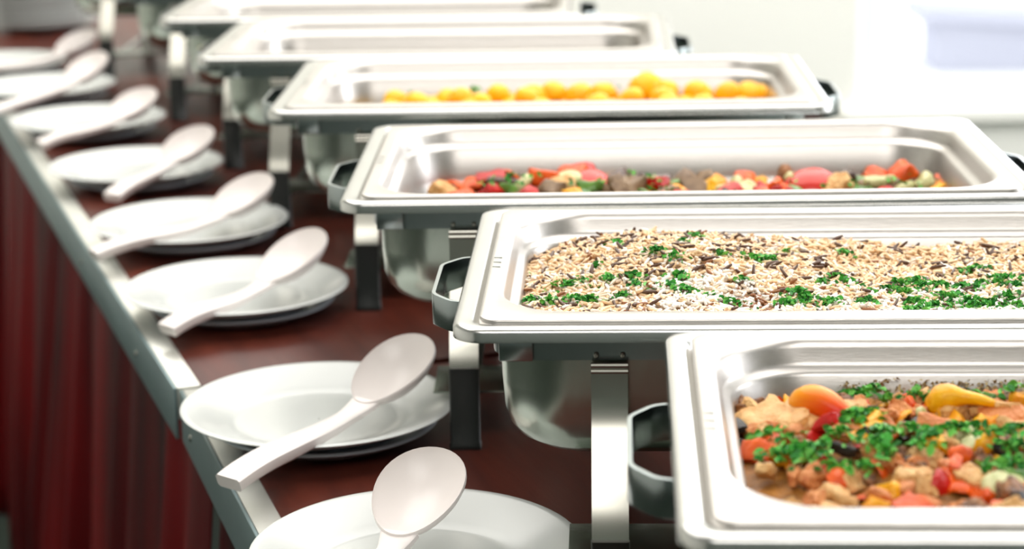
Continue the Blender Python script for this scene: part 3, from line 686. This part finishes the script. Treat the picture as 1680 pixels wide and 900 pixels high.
STEW = ((1228, 665, 'brown', -.026, .9), (1225, 690, 'dark', -.028, 1.0), (1212, 735, 'dark', -.034, .9), (1275, 690, 'tan', -.028, 1.6), (1320, 702, 'tan', -.028, 1.6), (1345, 715, 'tan', -.029, 1.2), (1262, 745, 'orange', -.031, 1.2), (1300, 745, 'tan', -.031, 1.1), (1459, 660, 'yellow', -.024, .9), (1490, 682, 'orange', -.026, 1.0), (1430, 690, 'brown', -.026, .9), (1450, 712, 'pink', -.028, .9), (1535, 715, 'pink', -.026, 1.3), (1510, 735, 'dark', -.029, 1.2), (1420, 735, 'dark', -.029, 1.2), (1350, 745, 'red', -.031, .8), (1385, 780, 'orange', -.034, 1.1), (1485, 765, 'orange', -.031, 1.0), (1470, 792, 'yellow', -.034, 1.2), (1610, 765, 'red', -.031, .8), (1580, 745, 'zuc', -.029, .9), (1645, 690, 'pink', -.023, 1.4), (1640, 720, 'orange', -.026, 1.2), (1575, 790, 'tan', -.034, 1.0), (1608, 782, 'pink', -.033, 1.0), (1245, 770, 'orange', -.036, .8), (1560, 700, 'brown', -.025, .9))
for px, py, k, h, s in STEW:
    x, y = seen(T, px, py, h)
    if not bool(inside(np.array(x), np.array(y), .045, .006)): y = min(max(y, Y0 + .012), Y1 - .012)
    same = sorted(q[0] for q in STEW if q[2] == k)
    drop(K1, k, x, y, RH + h - .003, T, '%s atop the nearest stew, %s such piece from the left' % (K1[k][2], ORD[same.index(px)]), G1, s, .3)
# whole long peppers
def longpepper(px0, py0, px1, py1, h0, h1, r, label, mtop, mtail, tail):
    a = Vector((*seen(T_[0], px0, py0, h0), RH + h0)); c = Vector((*seen(T_[0], px1, py1, h1), RH + h1)); d = c - a; L = d.length; u = d.normalized()
    l2 = Vector((-u.y, u.x, 0)).normalized(); nn = u.cross(l2); nn = nn if nn.z > 0 else -nn
    e = empty('long_pepper', a)
    e.matrix_world = T_[0] @ Matrix.Translation(a)
    rad = [.30, .72, .92, 1, .98, .93, .85, .75, .62, .45, .18] if tail == 'point' else [.35, .85, 1, .95, .75, .52, .42, .38, .33, .27, .15]
    loops = []
    for k in range(11):
        t = k / 10; q = u * (L * t) + nn * (.004 * math.sin(t * pi)) ; rr = r * rad[k]
        loops.append([q + (l2 * math.cos(x * pi / 8) + nn * math.sin(x * pi / 8) * .8) * rr * (1 + .05 * math.cos(3 * x * pi / 8)) for x in range(16)])
    b = MB(); b.loft(loops, cap0=True, cap1=True); b.build('flesh', mtop, e, sharp=80)
    q = u * (L * 1.0); b = MB(); b.loft([[q + u * s_ + (l2 * math.cos(x * pi / 4) + nn * math.sin(x * pi / 4)) * rr for x in range(8)] for s_, rr in ((-.002, r * .25), (.004, r * .17), (.012, r * .15))], cap0=True, cap1=True)
    b.build('stem', mtail, e)
    return tag(e, label, 'pepper')
grad = bpy.data.materials.new('yellow_to_red_pepper'); grad.use_nodes = True; nt = grad.node_tree; bs = nt.nodes['Principled BSDF']
bs.inputs['Roughness'].default_value = .35; bs.inputs['Specular IOR Level'].default_value = .3
tc = nt.nodes.new('ShaderNodeTexCoord'); mp = nt.nodes.new('ShaderNodeMapping'); gr_ = nt.nodes.new('ShaderNodeSeparateXYZ'); rp = nt.nodes.new('ShaderNodeValToRGB')
nt.links.new(tc.outputs['Object'], gr_.inputs[0]); ad = nt.nodes.new('ShaderNodeMapRange'); nt.links.new(gr_.outputs['Y'], ad.inputs[0])
ad.inputs['From Min'].default_value = -.034; ad.inputs['From Max'].default_value = -.006
nt.links.new(ad.outputs[0], rp.inputs[0]); nt.links.new(rp.outputs[0], bs.inputs['Base Color'])
rp.color_ramp.elements[0].color = (.75, .02, .005, 1); rp.color_ramp.elements[0].position = .15; rp.color_ramp.elements[1].color = (.93, .34, .001, 1); rp.color_ramp.elements[1].position = .75
longpepper(1299, 656, 1398, 688, -.019, -.021, .0125, 'whole long pepper shading from yellow to red, at left of the stew', grad, FM['red'], 'point')
longpepper(1520, 660, 1640, 664, -.019, -.015, .0115, 'long yellow pepper with a narrow tail, at right of the stew', FM['yellow'], FM['tan'], 'tail')
ppx = [(1260, 725, 1), (1290, 735, .8), (1275, 765, 1.2), (1310, 765, 1.3), (1330, 780, 1.2), (1300, 755, .8), (1390, 665, 1.1), (1410, 662, 1.1), (1430, 655, .8), (1455, 678, .8), (1395, 715, 1), (1420, 712, 1.3), (1385, 725, 1), (1440, 745, 1.3), (1435, 765, 1.4), (1455, 775, 1), (1415, 795, 1.2), (1495, 735, 1), (1545, 740, 1.4), (1565, 730, 1.2), (1530, 755, 1), (1505, 668, .9), (1350, 760, .8), (1375, 745, .8), (1640, 750, 1.3), (1660, 770, 1.5), (1640, 795, 1.4), (1670, 790, 1.4), (1670, 740, 1), (1600, 730, .8), (1660, 660, .8), (1360, 795, .8), (1510, 770, .6), (1590, 665, .6)]
pts = [(*seen(T_[0], px, py, -.027), k * .9) for px, py, k in ppx]
herb('chopped_parsley', pts, T_[0], lambda x, y: hs(x, y) + .0095, greens, 'green parsley leaves scattered over the stew in the nearest dish', rad=.0092, per=30, size=.0056, up=.004)

crust = [mat('crusted_sauce', (.46, .36, .17), .6), mat('brown_crust', (.24, .15, .06), .6)]
herb('sauce_residue', [(rng.uniform(.10, .34), Y1 - rng.uniform(.001, .006), .5) for _ in range(60)], T_[0], lambda x, y: hs(x, y) + .001 + .009 * rng.random(len(x)), crust, 'brown crusted sauce along the back wall of the nearest pan', size=.0028, per=26, rad=.014, up=.0005, cat='residue')
herb('sauce_residue', [(rng.uniform(.12, .50), Y1 - rng.uniform(.0, .006), .5) for _ in range(50)], T_[4], lambda x, y: RH - .054 + .010 * rng.random(len(x)), crust, 'brown scraps along the back wall of the nearly empty fifth pan', size=.005, per=30, rad=.008, up=.004, cat='residue')

for o in list(C.objects):      # prototypes that were never placed
    if o.parent is None and o.type == 'MESH' and 'label' not in o and 'kind' not in o: bpy.data.objects.remove(o)
